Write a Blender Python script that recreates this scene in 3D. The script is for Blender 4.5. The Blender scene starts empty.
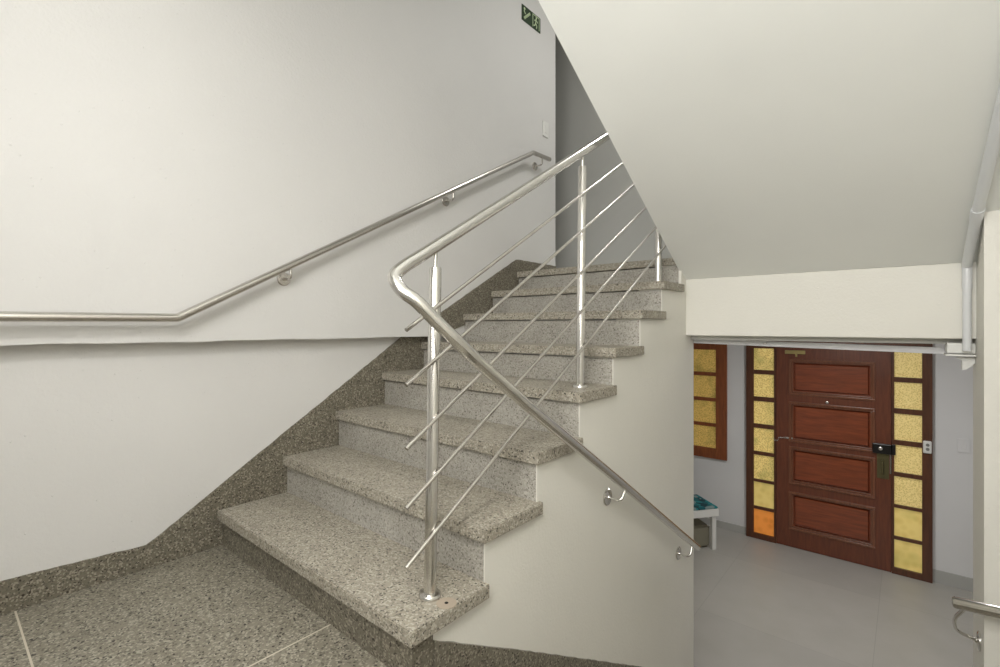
import bpy, bmesh, math, random
from mathutils import Vector, Matrix
random.seed(3)
scn = bpy.context.scene
COL = scn.collection
PI = math.pi

# ------------------------------------------------------------------ materials
def srgb(r, g, b):
    f = lambda c: (c/255/12.92) if c/255 <= .04045 else ((c/255+.055)/1.055)**2.4
    return (f(r), f(g), f(b), 1)

def newmat(name):
    m = bpy.data.materials.new(name); m.use_nodes = True
    nt = m.node_tree; nt.nodes.clear()
    out = nt.nodes.new('ShaderNodeOutputMaterial')
    b = nt.nodes.new('ShaderNodeBsdfPrincipled')
    nt.links.new(b.outputs[0], out.inputs[0])
    return m, nt, b

def N(nt, typ, **kw):
    n = nt.nodes.new(typ)
    for k, v in kw.items():
        if k in n.inputs.keys(): n.inputs[k].default_value = v
        else: setattr(n, k, v)
    return n

def ramp(nt, stops, interp='LINEAR'):
    r = nt.nodes.new('ShaderNodeValToRGB'); cr = r.color_ramp; cr.interpolation = interp
    while len(cr.elements) < len(stops): cr.elements.new(.5)
    for e, (p, c) in zip(cr.elements, stops): e.position = p; e.color = c
    return r

def mixc(nt, fac, a, b, mode='MIX'):
    m = nt.nodes.new('ShaderNodeMix'); m.data_type = 'RGBA'; m.blend_type = mode
    for i, v in ((0, fac), (6, a), (7, b)):
        if hasattr(v, 'links'): nt.links.new(v, m.inputs[i])
        else: m.inputs[i].default_value = v
    return m.outputs[2]

def plain(name, col, rough=.5, metal=0, **kw):
    m, nt, b = newmat(name)
    b.inputs['Base Color'].default_value = col
    b.inputs['Roughness'].default_value = rough
    b.inputs['Metallic'].default_value = metal
    for k, v in kw.items(): b.inputs[k].default_value = v
    return m

def plaster(name, col, grain=75, strength=.75, rough=.62):
    m, nt, b = newmat(name)
    tc = N(nt, 'ShaderNodeTexCoord')
    big = N(nt, 'ShaderNodeTexNoise', Scale=1.7, Detail=3)
    nt.links.new(tc.outputs['Object'], big.inputs['Vector'])
    dark = tuple(c*.955 for c in col[:3])+(1,)
    r = ramp(nt, [(.3, dark), (.7, col)])
    nt.links.new(big.outputs['Fac'], r.inputs[0])
    nt.links.new(r.outputs[0], b.inputs['Base Color'])
    b.inputs['Roughness'].default_value = rough
    n1 = N(nt, 'ShaderNodeTexNoise', Scale=grain, Detail=4, Roughness=.6)
    n2 = N(nt, 'ShaderNodeTexNoise', Scale=14, Detail=3)
    nt.links.new(tc.outputs['Object'], n1.inputs['Vector'])
    nt.links.new(tc.outputs['Object'], n2.inputs['Vector'])
    # trowel ridges: sparse raised crumbs
    v = N(nt, 'ShaderNodeTexVoronoi', Scale=26); nt.links.new(tc.outputs['Object'], v.inputs['Vector'])
    vr = ramp(nt, [(0, (1, 1, 1, 1)), (.09, (0, 0, 0, 1))]); nt.links.new(v.outputs['Distance'], vr.inputs[0])
    a = N(nt, 'ShaderNodeMath', operation='MULTIPLY_ADD'); a.inputs[1].default_value = .35
    nt.links.new(n1.outputs['Fac'], a.inputs[0]); 
    a2 = N(nt, 'ShaderNodeMath', operation='MULTIPLY_ADD'); a2.inputs[1].default_value = .35
    nt.links.new(n2.outputs['Fac'], a2.inputs[0]); 
    a3 = N(nt, 'ShaderNodeMath', operation='MULTIPLY'); a3.inputs[1].default_value = .45
    nt.links.new(vr.outputs[0], a3.inputs[0]); nt.links.new(a3.outputs[0], a2.inputs[2])
    nt.links.new(a2.outputs[0], a.inputs[2])
    bp = N(nt, 'ShaderNodeBump', Strength=strength, Distance=.006)
    nt.links.new(a.outputs[0], bp.inputs['Height']); nt.links.new(bp.outputs[0], b.inputs['Normal'])
    return m

def terrazzo(name, base, light, dark, scale=150, grout=False, rough=.5, stain=.5):
    m, nt, b = newmat(name)
    tc = N(nt, 'ShaderNodeTexCoord')
    wob = N(nt, 'ShaderNodeTexNoise', Scale=60, Detail=2)
    nt.links.new(tc.outputs['Object'], wob.inputs['Vector'])
    vadd = N(nt, 'ShaderNodeVectorMath', operation='MULTIPLY_ADD')
    vadd.inputs[1].default_value = (.012, .012, .012)
    nt.links.new(wob.outputs['Color'], vadd.inputs[0]); nt.links.new(tc.outputs['Object'], vadd.inputs[2])
    v = N(nt, 'ShaderNodeTexVoronoi', Scale=scale)
    nt.links.new(vadd.outputs[0], v.inputs['Vector'])
    sep = N(nt, 'ShaderNodeSeparateColor'); nt.links.new(v.outputs['Color'], sep.inputs[0])
    r = ramp(nt, [(0, dark), (.07, tuple((x+y)/2 for x, y in zip(dark[:3], base[:3]))+(1,)), (.2, base), (.45, tuple(x*.86 for x in base[:3])+(1,)), (.6, base), (.78, light)], 'CONSTANT')
    nt.links.new(sep.outputs[0], r.inputs[0])
    # cement matrix shows between chips
    edge = ramp(nt, [(.45, (0, 0, 0, 1)), (.75, (1, 1, 1, 1))]); nt.links.new(v.outputs['Distance'], edge.inputs[0])
    sc = N(nt, 'ShaderNodeMath', operation='MULTIPLY'); sc.inputs[1].default_value = .5
    nt.links.new(edge.outputs[0], sc.inputs[0])
    c = mixc(nt, sc.outputs[0], r.outputs[0], base)
    st = N(nt, 'ShaderNodeTexNoise', Scale=5, Detail=5, Roughness=.65)
    nt.links.new(tc.outputs['Object'], st.inputs['Vector'])
    sr = ramp(nt, [(.35, (1-.35*stain, 1-.37*stain, 1-.4*stain, 1)), (.65, (1, 1, 1, 1))]); nt.links.new(st.outputs['Fac'], sr.inputs[0])
    c = mixc(nt, 1.0, c, sr.outputs[0], 'MULTIPLY')
    if grout:
        sx = N(nt, 'ShaderNodeSeparateXYZ'); nt.links.new(tc.outputs['Object'], sx.inputs[0])
        last = c
        for ax, pos in ((1, -.614), (0, -.418)):
            s1 = N(nt, 'ShaderNodeMath', operation='SUBTRACT'); s1.inputs[1].default_value = pos
            nt.links.new(sx.outputs[ax], s1.inputs[0])
            ab = N(nt, 'ShaderNodeMath', operation='ABSOLUTE'); nt.links.new(s1.outputs[0], ab.inputs[0])
            lt = N(nt, 'ShaderNodeMath', operation='LESS_THAN'); lt.inputs[1].default_value = .0026
            nt.links.new(ab.outputs[0], lt.inputs[0])
            last = mixc(nt, lt.outputs[0], last, srgb(196, 188, 172))
        c = last
    nt.links.new(c, b.inputs['Base Color'])
    b.inputs['Roughness'].default_value = rough
    b.inputs['Specular IOR Level'].default_value = .3
    bp = N(nt, 'ShaderNodeBump', Strength=.15, Distance=.001)
    nt.links.new(sep.outputs[1], bp.inputs['Height']); nt.links.new(bp.outputs[0], b.inputs['Normal'])
    return m

def wood(name, c1, c2, rough=.38, axis=2):
    m, nt, b = newmat(name)
    tc = N(nt, 'ShaderNodeTexCoord'); mp = N(nt, 'ShaderNodeMapping')
    s = [22, 22, 22]; s[axis] = 2.2
    mp.inputs['Scale'].default_value = s
    nt.links.new(tc.outputs['Object'], mp.inputs[0])
    n = N(nt, 'ShaderNodeTexNoise', Scale=2.2, Detail=6, Roughness=.6, Distortion=.6)
    nt.links.new(mp.outputs[0], n.inputs['Vector'])
    r = ramp(nt, [(.3, c1), (.7, c2)]); nt.links.new(n.outputs['Fac'], r.inputs[0])
    nt.links.new(r.outputs[0], b.inputs['Base Color'])
    b.inputs['Roughness'].default_value = rough
    b.inputs['Coat Weight'].default_value = .15
    return m

def steel(name, rough=.24, col=(.80, .785, .76, 1)):
    m, nt, b = newmat(name)
    b.inputs['Metallic'].default_value = 1
    b.inputs['Base Color'].default_value = col
    b.inputs['Roughness'].default_value = rough
    return m

def glass_lit(name, c1, c2, em, hammered=True, c3=None):
    m, nt, b = newmat(name)
    tc = N(nt, 'ShaderNodeTexCoord')
    v = N(nt, 'ShaderNodeTexVoronoi', Scale=75 if hammered else 14)
    nz = N(nt, 'ShaderNodeTexNoise', Scale=3.3, Detail=2)
    nt.links.new(tc.outputs['Object'], v.inputs['Vector']); nt.links.new(tc.outputs['Object'], nz.inputs['Vector'])
    r = ramp(nt, [(.15, c2), (.62, c1)]); nt.links.new(v.outputs['Distance'], r.inputs[0])
    c = r.outputs[0]
    if c3:
        r3 = ramp(nt, [(.5, (0, 0, 0, 1)), (.68, (.6, .6, .6, 1))]); nt.links.new(nz.outputs['Fac'], r3.inputs[0])
        c = mixc(nt, r3.outputs[0], c, c3)
    nt.links.new(c, b.inputs['Base Color'])
    nt.links.new(c, b.inputs['Emission Color']); b.inputs['Emission Strength'].default_value = em
    b.inputs['Roughness'].default_value = .18
    bp = N(nt, 'ShaderNodeBump', Strength=.6 if hammered else .15, Distance=.004)
    nt.links.new(v.outputs['Distance'], bp.inputs['Height']); nt.links.new(bp.outputs[0], b.inputs['Normal'])
    return m

def emit(name, col, s):
    m, nt, b = newmat(name)
    b.inputs['Base Color'].default_value = col
    b.inputs['Emission Color'].default_value = col
    b.inputs['Emission Strength'].default_value = s
    return m

def tilefloor(name):
    m, nt, b = newmat(name)
    tc = N(nt, 'ShaderNodeTexCoord')
    mp = N(nt, 'ShaderNodeMapping'); mp.inputs['Location'].default_value = (.42, .05, 0)
    nt.links.new(tc.outputs['Object'], mp.inputs[0])
    br = N(nt, 'ShaderNodeTexBrick', offset=0.0, squash=1.0)
    br.inputs['Scale'].default_value = 1; br.inputs['Brick Width'].default_value = 1.2; br.inputs['Row Height'].default_value = 1.2
    br.inputs['Mortar Size'].default_value = .0022; br.inputs['Mortar Smooth'].default_value = 0
    br.inputs['Color1'].default_value = srgb(176, 174, 168); br.inputs['Color2'].default_value = srgb(171, 169, 164)
    br.inputs['Mortar'].default_value = srgb(160, 158, 153)
    nt.links.new(mp.outputs[0], br.inputs['Vector'])
    n = N(nt, 'ShaderNodeTexNoise', Scale=4, Detail=5); nt.links.new(tc.outputs['Object'], n.inputs['Vector'])
    r = ramp(nt, [(.3, (.93, .93, .92, 1)), (.7, (1, 1, 1, 1))]); nt.links.new(n.outputs['Fac'], r.inputs[0])
    nt.links.new(mixc(nt, 1, br.outputs['Color'], r.outputs[0], 'MULTIPLY'), b.inputs['Base Color'])
    b.inputs['Roughness'].default_value = .42
    return m

M = {}
M['wall'] = plaster('plaster_warm_white', srgb(213, 212, 210))
M['stringer'] = plaster('plaster_cream', srgb(227, 225, 217), grain=90, strength=.5)
M['soffit'] = plaster('plaster_soffit', srgb(234, 235, 231), grain=60, strength=.1)
M['hallwall'] = plaster('plaster_hall', srgb(222, 222, 222), grain=90, strength=.08)
M['shadewall'] = plaster('plaster_shaded', srgb(182, 182, 178), grain=90, strength=.2)  # tone lowered to stand in for shade on the upper back wall
M['lipshade'] = plaster('plaster_lip_shaded', srgb(205, 205, 200), grain=90, strength=.1)  # darker tone paints in the shade on the lip below the beam
M['tread'] = terrazzo('terrazzo_tread', srgb(160, 154, 141), srgb(188, 183, 170), srgb(74, 69, 62), 190, stain=.3)
M['riser'] = terrazzo('terrazzo_riser', srgb(170, 167, 159), srgb(186, 182, 174), srgb(108, 103, 95), 210, stain=.45)
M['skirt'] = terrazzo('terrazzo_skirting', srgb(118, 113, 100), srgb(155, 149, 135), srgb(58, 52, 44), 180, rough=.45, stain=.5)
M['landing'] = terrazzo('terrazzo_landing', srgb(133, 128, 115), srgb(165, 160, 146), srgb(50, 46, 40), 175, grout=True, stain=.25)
M['plug'] = plain('cement_patch', srgb(166, 153, 137), .8)
M['black'] = plain('black_plastic', srgb(22, 21, 20), .3)
M['dark'] = plain('dark_hole', srgb(30, 26, 22), .9)
M['steel'] = steel('brushed_steel', .19, (.70, .685, .655, 1))
M['steel2'] = steel('satin_steel', .22, (.62, .595, .56, 1))
M['wood'] = wood('mahogany_frame', srgb(72, 41, 24), srgb(98, 57, 34))
M['woodwin'] = wood('mahogany_window', srgb(116, 62, 30), srgb(150, 84, 44))
M['leaf'] = wood('mahogany_leaf', srgb(88, 46, 28), srgb(116, 62, 38))
M['panel'] = wood('mahogany_panel', srgb(108, 53, 30), srgb(142, 72, 42), axis=0, rough=.32)
M['moulding'] = wood('mahogany_moulding', srgb(98, 58, 38), srgb(130, 82, 58), rough=.3)
M['glassL'] = glass_lit('amber_glass_hammered', srgb(232, 206, 130), srgb(182, 152, 78), .34, True, srgb(120, 124, 60))
M['glassR'] = glass_lit('amber_glass_fine', srgb(222, 200, 134), srgb(188, 164, 96), .34, True)
M['glassS'] = glass_lit('amber_glass_smooth', srgb(216, 192, 116), srgb(206, 180, 102), .34, False, srgb(168, 156, 80))
M['glassW'] = glass_lit('amber_glass_window', srgb(206, 172, 94), srgb(160, 130, 62), .26, True, srgb(98, 100, 46))
M['glassO'] = glass_lit('orange_glass', srgb(222, 138, 60), srgb(206, 124, 50), .34, False)
M['brass'] = plain('aged_brass', srgb(176, 160, 110), .35, .8)
M['aged'] = plain('tarnished_plate', srgb(100, 94, 64), .35, .5)
M['pvc'] = plain('white_pvc', srgb(216, 218, 220), .3)
M['track'] = plain('white_painted_steel', srgb(228, 228, 230), .55)
M['white'] = plain('white_lacquer', srgb(222, 222, 218), .4)
M['tile'] = tilefloor('grey_porcelain_tile')
M['tileskirt'] = plain('grey_tile_skirting', srgb(176, 176, 172), .4)
M['signgreen'] = plain('sign_green', srgb(24, 50, 18), .7)
M['signpale'] = plain('sign_pale_green', srgb(192, 208, 168), .5)
M['lamp'] = emit('lamp_diffuser', (1, .95, .87, 1), 3)
M['fillpane'] = emit('fill_pane_glow', (1, .98, .95, 1), 1.5)  # glowing pane of the window added behind the camera
M['olive'] = plain('olive_shade', srgb(128, 124, 108), .9)

def teal():
    m, nt, b = newmat('teal_pattern_fabric')
    tc = N(nt, 'ShaderNodeTexCoord')
    v = N(nt, 'ShaderNodeTexVoronoi', Scale=16); nt.links.new(tc.outputs['Object'], v.inputs['Vector'])
    sep = N(nt, 'ShaderNodeSeparateColor'); nt.links.new(v.outputs['Color'], sep.inputs[0])
    r = ramp(nt, [(0, srgb(24, 96, 104)), (.45, srgb(34, 128, 134)), (.7, srgb(18, 60, 70)), (.85, srgb(130, 150, 150))], 'CONSTANT')
    nt.links.new(sep.outputs[0], r.inputs[0]); nt.links.new(r.outputs[0], b.inputs['Base Color'])
    b.inputs['Roughness'].default_value = .85
    return m
M['teal'] = teal()

# ------------------------------------------------------------------ helpers
def obj(name, bm, mat, parent=None, smooth=False, kind=None):
    me = bpy.data.meshes.new(name)
    bmesh.ops.recalc_face_normals(bm, faces=bm.faces)
    bm.to_mesh(me); bm.free()
    me.materials.append(mat)
    o = bpy.data.objects.new(name, me); COL.objects.link(o)
    if parent: o.parent = parent
    if smooth:
        for p in me.polygons: p.use_smooth = True
    if kind: o['kind'] = kind
    return o

def thing(name, label, cat, loc=(0, 0, 0), group=None):
    o = bpy.data.objects.new(name, None); COL.objects.link(o)
    o.location = loc; o.empty_display_size = .1
    o['label'] = label; o['category'] = cat
    if group: o['group'] = group
    return o

def tag(o, label, cat, group=None):
    o['label'] = label; o['category'] = cat
    if group: o['group'] = group
    return o

def box(bm, x0, x1, y0, y1, z0, z1, bev=0, off=(0, 0, 0)):
    vs = [bm.verts.new((x-off[0], y-off[1], z-off[2])) for x in (x0, x1) for y in (y0, y1) for z in (z0, z1)]
    q = lambda *i: bm.faces.new([vs[k] for k in i])
    fs = [q(0, 1, 3, 2), q(4, 6, 7, 5), q(0, 4, 5, 1), q(2, 3, 7, 6), q(0, 2, 6, 4), q(1, 5, 7, 3)]
    if bev:
        es = list({e for f in fs for e in f.edges})
        bmesh.ops.bevel(bm, geom=es, offset=bev, segments=2, affect='EDGES', profile=.5)
    return bm

def boxo(name, dims, mat, parent=None, bev=0, kind=None, off=(0, 0, 0)):
    bm = bmesh.new(); box(bm, *dims, bev=bev, off=off)
    return obj(name, bm, mat, parent, kind=kind)

def prism(bm, pts, a, b, axis='x', off=(0, 0, 0)):
    """extrude polygon along an axis. axis x: pts=(y,z); axis y: pts=(x,z)"""
    def P(p, t):
        v = (t, p[0], p[1]) if axis == 'x' else (p[0], t, p[1]) if axis == 'y' else (p[0], p[1], t)
        return tuple(v[i]-off[i] for i in range(3))
    A = [bm.verts.new(P(p, a)) for p in pts]; B = [bm.verts.new(P(p, b)) for p in pts]
    bm.faces.new(A); bm.faces.new(list(reversed(B)))
    n = len(pts)
    for i in range(n): bm.faces.new((A[i], B[i], B[(i+1) % n], A[(i+1) % n]))
    return bm

def sweep(bm, path, rad, seg=20, cap=True, off=(0, 0, 0)):
    path = [Vector(p)-Vector(off) for p in path]
    rings = []
    t0 = (path[1]-path[0]).normalized()
    up = Vector((0, 0, 1)) if abs(t0.z) < .9 else Vector((1, 0, 0))
    nrm = t0.cross(up).normalized()
    for i, p in enumerate(path):
        if i == 0: t = t0
        elif i == len(path)-1: t = (path[-1]-path[-2]).normalized()
        else: t = ((path[i+1]-p).normalized()+(p-path[i-1]).normalized()).normalized()
        nrm = (nrm-t*nrm.dot(t)).normalized(); bn = t.cross(nrm)
        r = rad[i] if isinstance(rad, (list, tuple)) else rad
        rings.append([bm.verts.new(p+(nrm*math.cos(a)+bn*math.sin(a))*r) for a in (2*PI*k/seg for k in range(seg))])
    for A, B in zip(rings, rings[1:]):
        for k in range(seg): bm.faces.new((A[k], A[(k+1) % seg], B[(k+1) % seg], B[k]))
    if cap: bm.faces.new(rings[0]); bm.faces.new(rings[-1])
    return bm

def rounded(pts, rad, n=8):
    pts = [Vector(p) for p in pts]; out = [pts[0]]
    for i in range(1, len(pts)-1):
        a, b, c = pts[i-1], pts[i], pts[i+1]
        d1 = (a-b); d2 = (c-b)
        r = min(rad if not isinstance(rad, (list, tuple)) else rad[i-1], d1.length*.48, d2.length*.48)
        p, q = b+d1.normalized()*r, b+d2.normalized()*r
        for k in range(n+1):
            t = k/n; out.append((1-t)**2*p+2*t*(1-t)*b+t*t*q)
    out.append(pts[-1]); return out

def tube(name, path, rad, mat, parent=None, seg=20, off=(0, 0, 0)):
    bm = bmesh.new(); sweep(bm, path, rad, seg, off=off)
    o = obj(name, bm, mat, parent, smooth=True)
    md = o.modifiers.new('es', 'EDGE_SPLIT'); md.split_angle = math.radians(50)
    return o

def lathe(name, c, axis, prof, mat, parent=None, seg=32, off=(0, 0, 0)):
    """prof: list of (radius, distance along axis)"""
    ax = Vector(axis).normalized(); c = Vector(c)-Vector(off)
    u = ax.orthogonal().normalized(); v = ax.cross(u)
    bm = bmesh.new(); rings = []
    for r, t in prof:
        if r < 1e-6: rings.append([bm.verts.new(c+ax*t)])
        else: rings.append([bm.verts.new(c+ax*t+(u*math.cos(a)+v*math.sin(a))*r) for a in (2*PI*k/seg for k in range(seg))])
    for A, B in zip(rings, rings[1:]):
        for k in range(seg):
            k2 = (k+1) % seg
            if len(A) == 1 and len(B) == 1: continue
            if len(A) == 1: bm.faces.new((A[0], B[k], B[k2]))
            elif len(B) == 1: bm.faces.new((A[k], A[k2], B[0]))
            else: bm.faces.new((A[k], A[k2], B[k2], B[k]))
    o = obj(name, bm, mat, parent, smooth=True)
    md = o.modifiers.new('es', 'EDGE_SPLIT'); md.split_angle = math.radians(40)
    return o

# ------------------------------------------------------------------ key sizes (metres)
T = .2815                         # going
RZ = .17                          # rise
XR = -.02                         # plaster face under the flight
XW, XU = -1.287, -1.21            # lower / upper face of the left wall
YN = [(i*T)+d for i, d in enumerate((-.0019, .0002, -.0077, -.0007, .0044, .0047, -.0053, .0011))]
ZN = [.1597+i*RZ+d for i, d in enumerate((-.0068, -.0053, .0018, .0108, .005, .0089, -.0008, -.0135))]
ZF = ZN[7]                        # upper floor
ZH = -1.53                        # hall floor
TH = .042                         # tread slab

# ------------------------------------------------------------------ shell
S = 'structure'
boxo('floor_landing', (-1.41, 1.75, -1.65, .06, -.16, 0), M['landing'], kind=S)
# flight leading down to the hall (out of the frame, under the camera's right)
bm = bmesh.new(); pts = [(.06, 0), (.06, -.17)]
y, z = .06, -.17
for k in range(8):
    y += T; pts.append((y, z)); z -= RZ; pts.append((y, z))
pts += [(y, ZH-.15), (y-.3, ZH-.15), (.06-.0, -.36), (.0, -.16), (.0, 0)]
prism(bm, pts, XR, 1.6); obj('floor_lower_flight', bm, M['tread'], kind=S)
boxo('floor_hall', (-2.6, 1.9, 2.2, 5.75, ZH-.12, ZH), M['tile'], kind=S)
boxo('floor_stair_foot', (-.02, 1.75, 1.5, 2.2, ZH-.12, ZH), M['tile'], kind=S)

# left wall: lower face set back, upper face standing proud above a ledge
boxo('wall_left', (-1.43, XW, -1.65, 2.3, -.16, .92), M['wall'], kind=S)
bm = bmesh.new()
n = 60; lo = []
for k in range(n+1):
    yy = -1.65+(2.485+1.65)*k/n
    lo.append((yy, .8795+.0016*math.sin(yy*9)+.0012*math.sin(yy*23+1)))
prism(bm, lo+[(2.485, 4.1), (-1.65, 4.1)], -1.43, XU); obj('wall_left_upper', bm, M['wall'], kind=S)
boxo('wall_left_corridor', (-2.3, -1.43, 2.285, 2.485, ZF-.1, 4.1), M['wall'], kind=S)
boxo('wall_corridor_end', (-2.4, -2.3, 2.285, 3.1, ZF-.1, 4.1), M['wall'], kind=S)
boxo('wall_upper_back', (-2.4, 1.9, 2.95, 3.1, ZF-.0, 4.1), M['shadewall'], kind=S)
boxo('wall_right', (1.6, 1.75, -1.65, 1.8, -1.65, 4.1), M['stringer'], kind=S)
boxo('wall_right_jamb', (1.197, 1.9, 1.8, 2.2, -1.65, 1.5), M['stringer'], kind=S)
boxo('wall_right_upper', (1.6, 1.75, 1.8, 2.95, 1.5, 4.1), M['stringer'], kind=S)
# landing back wall with an unseen window added for fill light
bm = bmesh.new()
WX0, WX1, WZ0, WZ1 = -.10, 1.40, 1.40, 2.40
box(bm, -1.43, WX0, -1.65, -1.5, -.16, 2.6); box(bm, WX1, 1.75, -1.65, -1.5, -.16, 2.6)
box(bm, WX0, WX1, -1.65, -1.5, -.16, WZ0); box(bm, WX0, WX1, -1.65, -1.5, WZ1, 2.6)
obj('wall_back', bm, M['wall'], kind=S)
boxo('wall_back_upper', (-1.43, 1.75, -1.65, -1.5, 2.6, 4.1), M['wall'], kind=S)
bm = bmesh.new()
for a in ((WX0, WX0+.05, WZ0, WZ1), (WX1-.05, WX1, WZ0, WZ1), (WX0, WX1, WZ0, WZ0+.05), (WX0, WX1, WZ1-.05, WZ1), (.62, .68, WZ0, WZ1)):
    box(bm, a[0], a[1], -1.6, -1.55, a[2], a[3])
w2 = obj('fill_window', bm, M['white'], kind=S)
boxo('fill_pane', (WX0+.03, WX1-.03, -1.585, -1.575, WZ0+.03, WZ1-.03), M['fillpane'], w2)

# wall closing the side of the flight, stepped under the treads
bm = bmesh.new(); pts = [(.09, ZH)]
pts.append((.09, ZN[0]-TH))
for i in range(1, 8):
    yy = YN[i]+.021
    pts += [(yy, ZN[i-1]-TH), (yy, ZN[i]-TH)]
pts += [(2.2, ZN[7]-TH), (2.2, ZH)]
prism(bm, pts, -.15, XR-.0); obj('wall_stringer', bm, M['stringer'], kind=S)
boxo('wall_under_stairs', (-2.6, -.15, 2.06, 2.2, ZH, 1.2), M['hallwall'], kind=S)
# beam over the opening to the hall
bm = bmesh.new(); box(bm, XR-.002, 1.75, 2.069, 2.2, .886, 1.214, bev=.004)
obj('wall_beam', bm, M['stringer'], kind=S)
boxo('trim_1', (XR, 1.197, 2.15, 2.2, .861, .886), M['lipshade'], kind=S)
# upper floor, second flight overhead, mid landing overhead, third flight overhead
bm = bmesh.new(); box(bm, -2.4, 1.9, 2.21, 3.1, 1.2, ZF-.0); box(bm, -2.4, 1.9, 3.1, 5.75, 1.2, 1.5)
obj('ceiling_hall', bm, M['soffit'], kind=S)
bm = bmesh.new()
pts = [(2.069, 1.2145), (-.14, 2.551), (-.14, 2.70), (.08, 2.70)]
yy, zz = .08, 2.70
for k in range(8):
    zz -= .1705; pts.append((yy, zz)); yy += T if k < 7 else .24
    pts.append((yy, zz))
pts = pts[:-1]+[(2.21, zz), (2.21, 1.2145)]
prism(bm, pts, -.033, 1.6); obj('ceiling_second_flight', bm, M['soffit'], kind=S)
boxo('ceiling_landing', (-1.43, 1.75, -1.65, -.14, 2.551, 2.70), M['soffit'], kind=S)
bm = bmesh.new(); prism(bm, [(-.14, 2.55), (2.1, 3.9), (2.1, 4.1), (-.14, 2.75)], -1.21, -.02)
obj('ceiling_third_flight', bm, M['soffit'], kind=S)
boxo('ceiling_upper', (-2.4, 1.9, 2.1, 3.1, 3.9, 4.1), M['soffit'], kind=S)
boxo('ceiling_upper_void', (-.02, 1.75, -1.65, 2.1, 4.0, 4.1), M['soffit'], kind=S)
# hall shell
YD = 5.47
bm = bmesh.new()
DX0, DX1, DT = -.48, 1.158, .86
VX0, VX1, VZ0 = -1.60, -.70, -.69
box(bm, -2.6, VX0, YD, YD+.2, ZH, 1.2); box(bm, VX0, VX1, YD, YD+.2, ZH, VZ0); box(bm, VX0, VX1, YD, YD+.2, DT, 1.2)
box(bm, VX1, DX0, YD, YD+.2, ZH, 1.2); box(bm, DX0, DX1, YD, YD+.2, DT, 1.2); box(bm, DX1, 1.9, YD, YD+.2, ZH, 1.2)
obj('wall_front', bm, M['hallwall'], kind=S)
boxo('wall_hall_left', (-2.7, -2.6, 2.06, 5.75, ZH, 1.2), M['hallwall'], kind=S)
boxo('wall_hall_right', (1.8, 1.9, 2.2, 5.75, ZH, 1.2), M['hallwall'], kind=S)

# ------------------------------------------------------------------ skirtings
def jag(pts, amp=.0018, step=.03):
    out = []
    for a, b in zip(pts, pts[1:]):
        n = max(1, int(math.dist(a, b)/step))
        for k in range(n):
            t = k/n; out.append((a[0]+(b[0]-a[0])*t, a[1]+(b[1]-a[1])*t+(random.uniform(-amp, amp) if k else 0)))
    out.append(pts[-1]); return out
top = jag([(-1.5, .115), (-.65, .110), (-.255, .092), (-.2, .122), (.247, .409), (.985, .8795)])
bm = bmesh.new(); prism(bm, top+[(1.2, .8795), (1.2, .4), (.3, 0), (-1.5, 0)], XW, XW+.007)
obj('baseboard_left', bm, M['skirt'], kind=S)
top = jag([(1.125, .965), (1.227, 1.027), (1.965, 1.425), (1.995, 1.428), (2.485, 1.426)])
bm = bmesh.new(); prism(bm, top+[(2.485, ZF-.01), (1.95, 1.1), (1.125, .86)], XU, XU+.008)
obj('baseboard_left_upper', bm, M['skirt'], kind=S)
top = jag([(.09, .083), (.28, -.028), (.432, -.115), (.724, -.289), (1.431, -.712), (2.19, -1.17)])
bm = bmesh.new(); prism(bm, top+[(2.19, ZH), (2.0, ZH), (.09, -.35)], XR, XR+.009)
obj('baseboard_stringer', bm, M['skirt'], kind=S)
boxo('baseboard_upper_back', (-2.3, 1.6, 2.94, 2.95, ZF, ZF+.115), M['skirt'], kind=S)
boxo('baseboard_hall_right', (DX1, 1.8, YD-.011, YD, ZH, ZH+.125), M['tileskirt'], kind=S)
boxo('baseboard_hall_front', (-2.6, DX0, YD-.011, YD, ZH, ZH+.085), M['tileskirt'], kind=S)

# ------------------------------------------------------------------ the visible flight
st = thing('staircase', 'speckled granite terrazzo staircase climbing from the landing beside the white wall', 'staircase', (-.65, 0, 0))
O = (-.65, 0, 0)
for i in range(8):
    d = .3064 if i < 7 else .24
    bm = bmesh.new(); box(bm, (XW+.001 if i < 5 else XU+.001), 0 if i < 7 else -.036, YN[i], YN[i]+d, ZN[i]-TH, ZN[i], off=O)
    es = [e for e in bm.edges if all(abs(v.co.y-YN[i]) < 1e-4 for v in e.verts) or all(abs(v.co.x-.65) < 1e-4 for v in e.verts)]
    bmesh.ops.bevel(bm, geom=es, offset=.003, segments=2, affect='EDGES')
    tr = obj('tread', bm, M['tread'], st)
    if i == 0:
        lathe('cement_plug', (-.029, .150, ZN[0]), (0, 0, 1), [(.029, -.001), (.029, .0007), (.0, .0009)], M['plug'], tr, off=O)
        lathe('screw_hole', (-.029, .150, ZN[0]), (0, 0, 1), [(.0055, 0), (.0055, .0016), (0, .0017)], M['dark'], tr, 12, off=O)
    z0 = 0 if i == 0 else ZN[i-1]
    y1 = .09 if i == 0 else YN[i]+.05
    boxo('riser', ((XW+.001 if i < 5 else XU+.001), (XR+.001, XR-.004, -.036)[min(i, 1)+(i == 7)], YN[i]+.02, y1, z0, ZN[i]-TH-.005), M['riser'] if i else M['skirt'], st, off=O)

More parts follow.
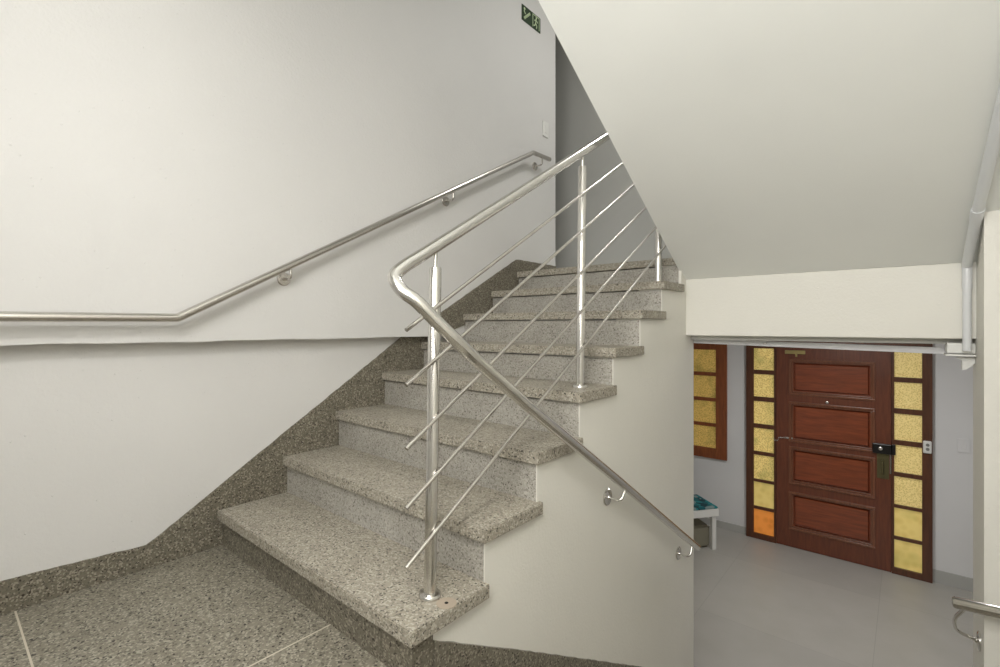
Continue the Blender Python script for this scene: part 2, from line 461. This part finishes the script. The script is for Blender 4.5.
# ------------------------------------------------------------------ outer railing
XP = -.092
rl = thing('stair_railing', 'stainless steel railing with slanting rods and rail folding back down beside the stairs', 'railing', (XP, .144, ZN[0]))
O = (XP, .144, ZN[0])
S1 = .605
zr = lambda y: 1.163+S1*(y-.144)
ctrl = [(XP, .30, zr(.30)), (XP, .115, zr(.115)), (XP, .045, zr(.045)), (XP+.006, .012, 1.074), (-.055, .012, 1.036), (-.022, .035, 1.006), (.006, .082, .952), (.034, .145, .889), (.046, .24, .815), (.048, .42, .695)]
def catmull(P, n=6):
    P = [Vector(p) for p in P]; P = [P[0]*2-P[1]]+P+[P[-1]*2-P[-2]]; out = []
    for i in range(1, len(P)-2):
        a, b, c, d = P[i-1:i+3]
        for k in range(n):
            t = k/n; out.append(.5*((2*b)+(c-a)*t+(2*a-5*b+4*c-d)*t*t+(3*b-3*c+d-a)*t**3))
    out.append(P[-2]); return out
tube('handrail', [(XP, 1.9, zr(1.9)), (XP, 1.0, zr(1.0))]+catmull(ctrl)+[(.048, 1.079, .285), (.048, 2.06, -.335)], .0185, M['steel'], rl, 28, off=O)
def zt(y): return zr(y)
for i, (y, zb) in enumerate(((.144, ZN[0]), (.989, ZN[3]), (1.833, ZN[6]))):
    ztop = zr(y+.021)-.062
    po = tube('post', [(XP, y, zb), (XP, y+.021, ztop-.004), (XP, y+.021, ztop)], [.0182, .0182, .0165], M['steel'], rl, 28, off=O)
    tube('pin', [(XP, y+.021, ztop), (XP, y+.022, zr(y+.022)-.01)], .006, M['steel'], po, 14, off=O)
    lathe('base_flange', (XP, y, zb), (0, 0, 1), [(.033, 0), (.033, .006), (.029, .011), (.018, .012)], M['steel'], po, off=O)
for z0 in (.930, .780, .608, .446, .284):
    y0, y1 = .036, 1.93
    tube('rod', [(XP+.025, y0, z0), (XP+.025, y1, z0+.6045*(y1-y0))], .0060, M['steel2'], rl, 14, off=O)

def bracket(parent, wall, n, rail, rr=.034, mat='steel', off=(0, 0, 0), arm=.006):
    """rosette on the wall, arm swinging out and up under the rail"""
    wall = Vector(wall); n = Vector(n); rail = Vector(rail)
    b = lathe('bracket', wall, n, [(rr, 0), (rr, .004), (rr*.9, .0075), (.3*rr, .009), (.26*rr, .014), (0, .015)], M[mat], parent, off=off)
    out = (rail-wall).dot(n)
    e = wall+n*out
    e = Vector((e.x, e.y, e.z)); 
    pth = rounded([wall+n*.004, wall+n*(out*.98)+Vector((0, 0, -.004)), Vector((rail.x, rail.y, rail.z-.012))], .045, 10)
    tube('bracket_arm', pth, arm, M[mat], b, 14, off=off)
    return b
zd = lambda y: .285+(-.335-.285)/(2.06-1.079)*(y-1.079)
for y, z in ((1.094, .202), (1.939, -.344)):
    bracket(rl, (XR, y, z), (1, 0, 0), (.048, y+.03, zd(y+.03)-.006), off=O, rr=.036)
# ------------------------------------------------------------------ rail on the left wall
XL = -1.14
wr = thing('wall_handrail', 'slim steel handrail fixed along the left wall, level then rising with the stairs', 'handrail', (XL, -.19, .972))
O = (XL, -.19, .972)
p = [(XL, -1.45, .966), (XL, -.19, .972), (XL, 2.085, 2.222), (XL, 2.30, 2.228)]
tube('handrail', rounded(p, .006, 3), .0165, M['steel2'], wr, 24, off=O)
zl = lambda y: .972+(2.222-.972)/(2.085+.19)*(y+.19)
for y, z in ((-1.1, .90), (.25, 1.156), (1.264, 1.713), (2.2, 2.165)):
    zz = .968 if y < -.2 else min(zl(y), 2.225)
    bracket(wr, (XU, y, z), (1, 0, 0), (XL, y, zz-.004), mat='steel2', off=O, rr=.031)
# ------------------------------------------------------------------ right-hand rail
rr_ = thing('stair_handrail', 'short polished steel handrail end turning round the corner at the right wall', 'handrail', (1.12, 1.72, -.12))
O = (1.12, 1.72, -.12)
tube('handrail', [(1.104, 1.735, -.118), (1.106, 1.735, -.118), (1.112, 1.734, -.117), (1.59, 1.64, -.05)], [.010, .017, .0215, .0215], M['steel'], rr_, 28, off=O)
b = lathe('bracket', (1.197, 1.925, -.325), (-1, 0, 0), [(.038, 0), (.038, .005), (.03, .009), (.01, .011), (.009, .016), (0, .017)], M['steel'], rr_, off=O)
tube('bracket_arm', rounded([(1.19, 1.925, -.325), (1.125, 1.90, -.30), (1.112, 1.82, -.22), (1.14, 1.735, -.13)], .07, 10), .0065, M['steel'], b, 14, off=O)

# ------------------------------------------------------------------ exit sign, switches
sg = thing('exit_sign', 'small dark green stair exit sign high on the left wall', 'sign', (XU, 2.15, 3.27))
O = (XU, 2.15, 3.27)
boxo('sign_plate', (XU, XU+.004, 2.035, 2.27, 3.212, 3.327), M['signgreen'], sg, off=O)
def strip(bm, pts, w, x=XU+.0042):
    a, b_ = Vector(pts[0]), Vector(pts[1]); d = (b_-a).normalized(); nn = Vector((-d.y, d.x))*w/2
    prism(bm, [tuple(a+nn), tuple(b_+nn), tuple(b_-nn), tuple(a-nn)], x, x+.0012, off=O)
bm = bmesh.new()
# stair line, arrow-like walker on the left half
strip(bm, ((2.062, 3.232), (2.135, 3.300)), .018)
for k in range(4):
    y0 = 2.066+k*.018; strip(bm, ((y0, 3.240+k*.017), (y0+.018, 3.240+k*.017)), .009)
bmesh.ops.create_circle(bm, cap_ends=True, radius=.010, segments=16, matrix=Matrix.Translation(Vector((XU+.0056, 2.065, 3.303))-Vector(O)) @ Matrix.Rotation(PI/2, 4, 'Y'))
strip(bm, ((2.058, 3.290), (2.078, 3.268)), .008)
# doorway with runner on the right half
strip(bm, ((2.170, 3.222), (2.170, 3.318)), .006); strip(bm, ((2.252, 3.222), (2.252, 3.318)), .006)
strip(bm, ((2.167, 3.317), (2.255, 3.317)), .006)
bmesh.ops.create_circle(bm, cap_ends=True, radius=.009, segments=16, matrix=Matrix.Translation(Vector((XU+.0056, 2.214, 3.302))-Vector(O)) @ Matrix.Rotation(PI/2, 4, 'Y'))
for a in (((2.212, 3.292), (2.205, 3.262)), ((2.208, 3.288), (2.190, 3.276)), ((2.212, 3.288), (2.232, 3.274)), ((2.205, 3.264), (2.222, 3.246)), ((2.222, 3.246), (2.216, 3.224)), ((2.205, 3.262), (2.196, 3.242)), ((2.196, 3.242), (2.180, 3.234))):
    strip(bm, a, .0085)
obj('pictogram', bm, M['signpale'], sg)

def switch(name, label, c, axis, w, h, mat):
    t = thing(name, label, 'light switch', c)
    if axis == 'x':
        boxo('plate', (c[0], c[0]+.008, c[1]-w/2, c[1]+w/2, c[2]-h/2, c[2]+h/2), mat, t, bev=.003, off=c)
        boxo('rocker', (c[0]+.006, c[0]+.011, c[1]-w/5, c[1]+w/5, c[2]-h/4, c[2]+h/4), mat, t, bev=.002, off=c)
    else:
        boxo('plate', (c[0]-w/2, c[0]+w/2, c[1]-.008, c[1], c[2]-h/2, c[2]+h/2), mat, t, bev=.003, off=c)
        boxo('rocker', (c[0]-w/5, c[0]+w/5, c[1]-.011, c[1]-.006, c[2]-h/4, c[2]+h/4), mat, t, bev=.002, off=c)
    return t
switch('light_switch', 'flat white switch plate on the left wall above the end of the wall handrail', (XU, 2.34, 2.49), 'x', .075, .12, M['white'])
switch('light_switch', 'flat white switch plate on the grey wall right of the front door', (1.378, YD, -.18), 'y', .085, .13, M['hallwall'])

# ------------------------------------------------------------------ pipe, track, gear box
pp = thing('drain_pipe', 'white plastic pipe running down the ceiling corner onto the beam', 'pipe', (1.163, 2.03, .86))
O = (1.163, 2.03, .86)
zs = lambda y: 1.214+.605*(2.069-y)-.030
tube('pipe_run', rounded([(1.166, 2.035, 1.199), (1.1665, 2.025, 1.206), (1.175, 1.77, zs(1.77)), (1.20, 1.3, zs(1.3)), (1.25, .3, zs(.3)), (1.29, -.10, zs(-.10))], .03, 6), .0178, M['pvc'], pp, 24, off=O)
tube('pipe_drop', [(1.1665, 2.04, .835), (1.1665, 2.04, 1.2)], .0145, M['pvc'], pp, 24, off=O)
for a, b_ in (((1.174, 1.79, zs(1.79)), (1.1765, 1.745, zs(1.745))), ((1.1665, 2.04, 1.10), (1.1665, 2.04, 1.205))):
    tube('pipe_coupling', [a, b_], .0205 if a[1] < 1.9 else .0165, M['pvc'], pp, 24, off=O)

tk = thing('gate_track', 'white metal track bar across the hall opening under the beam', 'track', (.5, 2.26, .84))
O = (.5, 2.26, .84)
bm = bmesh.new()
prism(bm, [(XR-.1, .864), (1.11, .841), (1.11, .811), (XR-.1, .839)], 2.235, 2.262, 'y', off=O)
obj('bar', bm, M['track'], tk)
bm = bmesh.new(); prism(bm, [(XR-.1, .858), (1.11, .833), (1.11, .828), (XR-.1, .853)], 2.231, 2.235, 'y', off=O)
obj('bar_lip', bm, M['track'], tk)
bm = bmesh.new(); box(bm, 1.105, 1.196, 2.075, 2.24, .822, .868, bev=.004, off=O); obj('end_box', bm, M['white'], tk)
boxo('end_box_shelf', (1.10, 1.196, 2.06, 2.20, .812, .819), M['white'], tk, off=O)
bm = bmesh.new(); prism(bm, [(1.135, .806), (1.196, .806), (1.196, .782), (1.17, .752), (1.155, .752), (1.155, .79)], 2.10, 2.13, 'y', off=O)
obj('end_hook', bm, M['white'], tk)
boxo('screw_cap', (.352, .37, 2.229, 2.235, .841, .847), M['steel2'], tk, off=O)

# ------------------------------------------------------------------ front door with sidelights
dr = bpy.data.objects.new('door_1', None); COL.objects.link(dr); dr['kind'] = S; dr.location = (.34, YD, ZH)
O = (.34, YD, ZH)
rows = [(.685, .433), (.384, .122), (.070, -.194), (-.242, -.514), (-.555, -.838), (-.869, -1.154), (-1.186, -1.468)]
PL, PRr = (-.401, -.190), (.872, 1.082)
LX0, LX1, LZ1 = -.168, .850, .70
F0, F1 = YD-.05, YD+.06      # frame front and back
bm = bmesh.new()
def fb(x0, x1, z0, z1, y0=F0, y1=F1, bev=0): box(bm, x0, x1, y0, y1, z0, z1, bev=bev, off=O)
fb(DX0, PL[0], ZH, DT); fb(PL[1], LX0-.003, ZH, .705); fb(LX1+.003, PRr[0], ZH, .705); fb(PRr[1], DX1, ZH, DT)
fb(PL[0], PRr[1], .705, DT)
for a, b_ in (PL, PRr):
    fb(a, b_, ZH, rows[-1][1]); fb(a, b_, rows[0][0], .705)
    for r0, r1 in zip(rows, rows[1:]): fb(a, b_, r1[0], r0[1], F0+.006)
fb(LX0-.02, LX0+.008, ZH, .72, YD+.002); fb(LX1-.008, LX1+.02, ZH, .72, YD+.002); fb(LX0, LX1, LZ1-.008, .72, YD+.002)
obj('door_frame', bm, M['wood'], dr)
# glazing beads round each side
for side, (a, b_) in enumerate((PL, PRr)):
    for k, (zt_, zb_) in enumerate(rows):
        mat = M['glassL'] if side == 0 else M['glassR']
        if side == 0 and k == 6: mat = M['glassO']
        elif side == 0 and k == 5: mat = M['glassS']
        elif side == 1 and k >= 5: mat = M['glassS']
        g = boxo('glass_pane', (a-.004, b_+.004, YD-.022, YD-.016, zb_-.004, zt_+.004), mat, dr, off=O)
        if mat is M['glassO']: g['label'] = 'orange glass pane, lowest on the left of the door'
# leaf
lf = None
bm = bmesh.new()
panels = [(.56, .19), (.085, -.335), (-.415, -.805), (-.92, -1.315)]
PX0, PX1 = -.028, .708
y0 = YD-.042
box(bm, LX0, PX0, y0, YD+.0, ZH+.004, LZ1, off=O); box(bm, PX1, LX1, y0, YD+.0, ZH+.004, LZ1, off=O)
zz = [LZ1]+[v for p_ in panels for v in p_]+[ZH+.004]
for k in range(0, len(zz), 2): box(bm, PX0, PX1, y0, YD+.0, zz[k+1], zz[k], off=O)
lf = obj('door_leaf', bm, M['leaf'], dr)
for zt_, zb_ in panels:
    bm = bmesh.new()
    # raised field with sloping shoulders
    def ringbox(x0, x1, za, zb, y): return [bm.verts.new((x-O[0], y-O[1], z-O[2])) for x, z in ((x0, za), (x1, za), (x1, zb), (x0, zb))]
    R0 = ringbox(PX0, PX1, zb_, zt_, YD-.012); R1 = ringbox(PX0+.034, PX1-.034, zb_+.034, zt_-.034, YD-.010)
    R2 = ringbox(PX0+.046, PX1-.046, zb_+.046, zt_-.046, YD-.034)
    for A, B in ((R0, R1), (R1, R2)):
        for k in range(4): bm.faces.new((A[k], A[(k+1) % 4], B[(k+1) % 4], B[k]))
    bm.faces.new(R2)
    obj('door_panel', bm, M['panel'], lf)
    bm = bmesh.new()
    # bolection moulding: stepped frame
    for (i0, i1, ya) in ((-.014, .008, y0-.014), (.008, .024, y0-.004)):
        for a in ((PX0+i0, PX1-i0, zt_-i1, zt_-i0), (PX0+i0, PX1-i0, zb_+i0, zb_+i1), (PX0+i0, PX0+i1, zb_+i1, zt_-i1), (PX1-i1, PX1-i0, zb_+i1, zt_-i1)):
            box(bm, a[0], a[1], ya, YD-.01, a[2], a[3], bev=.0035, off=O)
    obj('panel_moulding', bm, M['moulding'], lf)
lathe('peephole', (.314, y0, .121), (0, -1, 0), [(.014, 0), (.014, .004), (.009, .006), (0, .004)], M['steel'], lf, 20, off=O)
# lock, tarnished plate, handle lever, keys
lk = boxo('door_lock', (.700, .852, y0-.035, y0, -.345, -.245), M['black'], lf, bev=.008, off=O)
lathe('lock_cylinder', (.765, y0-.035, -.292), (0, -1, 0), [(.018, 0), (.018, .01), (.012, .014), (0, .014)], M['steel'], lk, 20, off=O)
boxo('lock_catch', (.853, .884, y0-.026, F0-.001, -.345, -.24), M['black'], lk, bev=.005, off=O)
pl = boxo('door_plate', (.735, .832, y0-.006, y0, -.60, -.345), M['aged'], lf, bev=.003, off=O)
tube('door_handle', rounded([(.78, y0-.004, -.42), (.78, y0-.05, -.42), (.78, y0-.052, -.54)], .03, 6), .010, M['aged'], pl, 16, off=O)
boxo('strike_plate', (.838, .849, y0-.007, y0, -.54, -.335), M['steel2'], lf, off=O)
# door chain
bm = bmesh.new()
P0 = Vector((-.196, F0-.010, -.325)); P1 = Vector((-.06, y0-.010, -.312))
n = 12
for k in range(n):
    t = (k+.5)/n; c = P0.lerp(P1, t)+Vector((0, 0, -.035*math.sin(PI*min(1, t*2.2)) if t < .45 else -.0))
    ring = []
    ang = (k % 2)*PI/2
    pts = []
    for j in range(9):
        a = 2*PI*j/8
        d = Vector((math.cos(a)*.009, math.sin(a)*.005*math.cos(ang), math.sin(a)*.005*math.sin(ang)))
        pts.append(c+d)
    sweep(bm, pts, .0018, 6, cap=False, off=O)
obj('door_chain', bm, M['steel'], lf, smooth=True)
boxo('chain_plate', (-.075, -.005, y0-.006, y0, -.322, -.302), M['steel2'], lf, bev=.002, off=O)
# brass latch at the top of the leaf
lt = boxo('top_latch', (-.08, .115, y0-.018, y0, .630, .672), M['brass'], lf, bev=.004, off=O)
boxo('latch_tongue', (.02, .04, y0-.02, y0-.002, .60, .634), M['brass'], lt, bev=.003, off=O)

# little white intercom on the right stile
ic = thing('intercom', 'small rounded white box with two round buttons, fixed to the door frame', 'intercom', (1.12, F0, -.225))
O2 = (1.12, F0, -.225)
boxo('case', (1.088, 1.152, F0-.022, F0, -.285, -.165), M['white'], ic, bev=.010, off=O2)
for z in (-.203, -.243):
    lathe('button', (1.122, F0-.021, z), (0, -1, 0), [(.014, 0), (.014, .004), (0, .005)], plain('grey_button', srgb(120, 122, 118), .4), ic, 18, off=O2)

# ------------------------------------------------------------------ hall window left of the door
wn = bpy.data.objects.new('window_1', None); COL.objects.link(wn); wn['kind'] = S; wn.location = (-1.0, YD, VZ0)
O = (-1.0, YD, VZ0)
bm = bmesh.new()
wrows = [(.65, .37), (.325, .055), (.012, -.258), (-.30, -.565)]
cols = [(-1.50, -1.20), (-1.16, -.828)]
y0, y1 = YD-.03, YD+.05
fbw = lambda x0, x1, z0, z1, ya=y0: box(bm, x0, x1, ya, y1, z0, z1, off=O)
fbw(-.825, VX1, VZ0, DT); fbw(VX0, -1.50, VZ0, DT); fbw(-1.20, -1.16, VZ0, DT, y0+.004)
for a, b_ in cols:
    fbw(a, b_, wrows[0][0], DT); fbw(a, b_, VZ0, wrows[-1][1])
    for r0, r1 in zip(wrows, wrows[1:]): fbw(a, b_, r1[0], r0[1], y0+.01)
obj('window_frame', bm, M['woodwin'], wn)
for a, b_ in cols:
    for zt_, zb_ in wrows: boxo('glass_pane', (a-.004, b_+.004, YD-.004, YD+.002, zb_-.004, zt_+.004), M['glassW'], wn, off=O)

# ------------------------------------------------------------------ bench in the hall
bn = thing('bench', 'low white bench with a teal patterned seat below the hall window', 'bench', (-.615, 4.83, ZH))
A = Vector((-.766, .643)); B = Vector((-.60, -.80))    # away-left and toward-left edges
c0 = Vector((0, 0))
LA, LB = .42, .66
def quad(bm, a0, a1, b0, b1, z0, z1, bev=.004):
    pts = [A*a+B*b for a, b in ((a0, b0), (a1, b0), (a1, b1), (a0, b1))]
    V0 = [bm.verts.new((p.x, p.y, z0)) for p in pts]; V1 = [bm.verts.new((p.x, p.y, z1)) for p in pts]
    fs = [bm.faces.new(V0), bm.faces.new(V1)]+[bm.faces.new((V0[i], V0[(i+1) % 4], V1[(i+1) % 4], V1[i])) for i in range(4)]
    if bev: bmesh.ops.bevel(bm, geom=list({e for f in fs for e in f.edges}), offset=bev, segments=2, affect='EDGES')
bm = bmesh.new(); quad(bm, .0, LA, .0, LB, .375, .455, .004); obj('apron', bm, M['white'], bn)
bm = bmesh.new(); quad(bm, .004, LA-.004, .004, LB-.004, .456, .478, .009); obj('seat_cushion', bm, M['teal'], bn)
for a in (.02, LA-.06):
    for b in (.02, LB-.06):
        bm = bmesh.new(); quad(bm, a, a+.05, b, b+.05, 0, .376, .002); obj('leg', bm, M['white'], bn)
bm = bmesh.new(); quad(bm, .075, LA-.05, .05, LB-.10, .001, .25, .03); 
shade_block = obj('under_bench_shade', bm, M['olive']); shade_block.location = (-.615, 4.83, ZH)  # solid olive shape put in for the floor shade under the bench
tag(shade_block, 'olive grey block standing in for the shade under the white bench', 'shade_block')

# ------------------------------------------------------------------ lamps and added fill light
def lamp(label, c, r, watts, col=(1, .94, .86), down=.02):
    t = thing('ceiling_lamp', label, 'ceiling lamp', c)
    lathe('base', c, (0, 0, -1), [(r, 0), (r, .02), (r*.9, .022), (0, .022)], M['white'], t, off=c)
    lathe('diffuser', (c[0], c[1], c[2]-.022), (0, 0, -1), [(r*.88, 0), (r*.8, .03), (r*.5, .055), (0, .065)], M['lamp'], t, off=c)
    ld = bpy.data.lights.new('lamp_light', 'AREA'); ld.shape = 'DISK'; ld.size = r*2; ld.energy = watts; ld.color = col
    lo_ = bpy.data.objects.new('lamp_light', ld); COL.objects.link(lo_); lo_.location = (c[0], c[1], c[2]-.10); 
    return lo_
LM = lamp('round white ceiling lamp over the stair landing', (.95, -1.0, 2.551), .16, 23, (1, .975, .94))
LH = lamp('unseen round white lamp added to light the entrance hall', (.5, 3.9, 1.2), .16, 24, (1, .985, .97))  # hidden by the beam, added to brighten the hall
LU = lamp('unseen round white lamp added to light the upper wall', (.05, 2.38, 3.9), .14, 19, (1, .98, .95))  # above the frame, added to brighten the upper left wall
ld = bpy.data.lights.new('fill_light', 'AREA'); ld.shape = 'RECTANGLE'; ld.size = 1.4; ld.size_y = 1.0; ld.energy = 32; ld.color = (1, .995, .985)
lo_ = bpy.data.objects.new('fill_light', ld); COL.objects.link(lo_); lo_.location = (.65, -1.53, 1.9); lo_.rotation_euler = (PI/2, 0, 0)  # area fill added at the unseen window

w = bpy.data.worlds.new('world'); scn.world = w; w.use_nodes = True
w.node_tree.nodes['Background'].inputs[0].default_value = (.9, .93, 1, 1)
w.node_tree.nodes['Background'].inputs[1].default_value = .4

# ------------------------------------------------------------------ camera
cd = bpy.data.cameras.new('camera'); cam = bpy.data.objects.new('camera', cd); COL.objects.link(cam)
cd.sensor_width = 36; cd.sensor_fit = 'HORIZONTAL'; cd.lens = 483.455*36/1000
cd.shift_y = (326.13-333.5)/1000
cd.clip_start = .02
cam.location = (.9734, -.8031, .9408); cam.rotation_euler = (PI/2, 0, .7003)
scn.camera = cam
scn.view_settings.view_transform = 'Standard'; scn.view_settings.look = 'None'
scn.view_settings.gamma = 1; scn.view_settings.use_curve_mapping = False
scn.view_settings.exposure = 0.0
scn.cycles.max_bounces = 10; scn.cycles.diffuse_bounces = 6
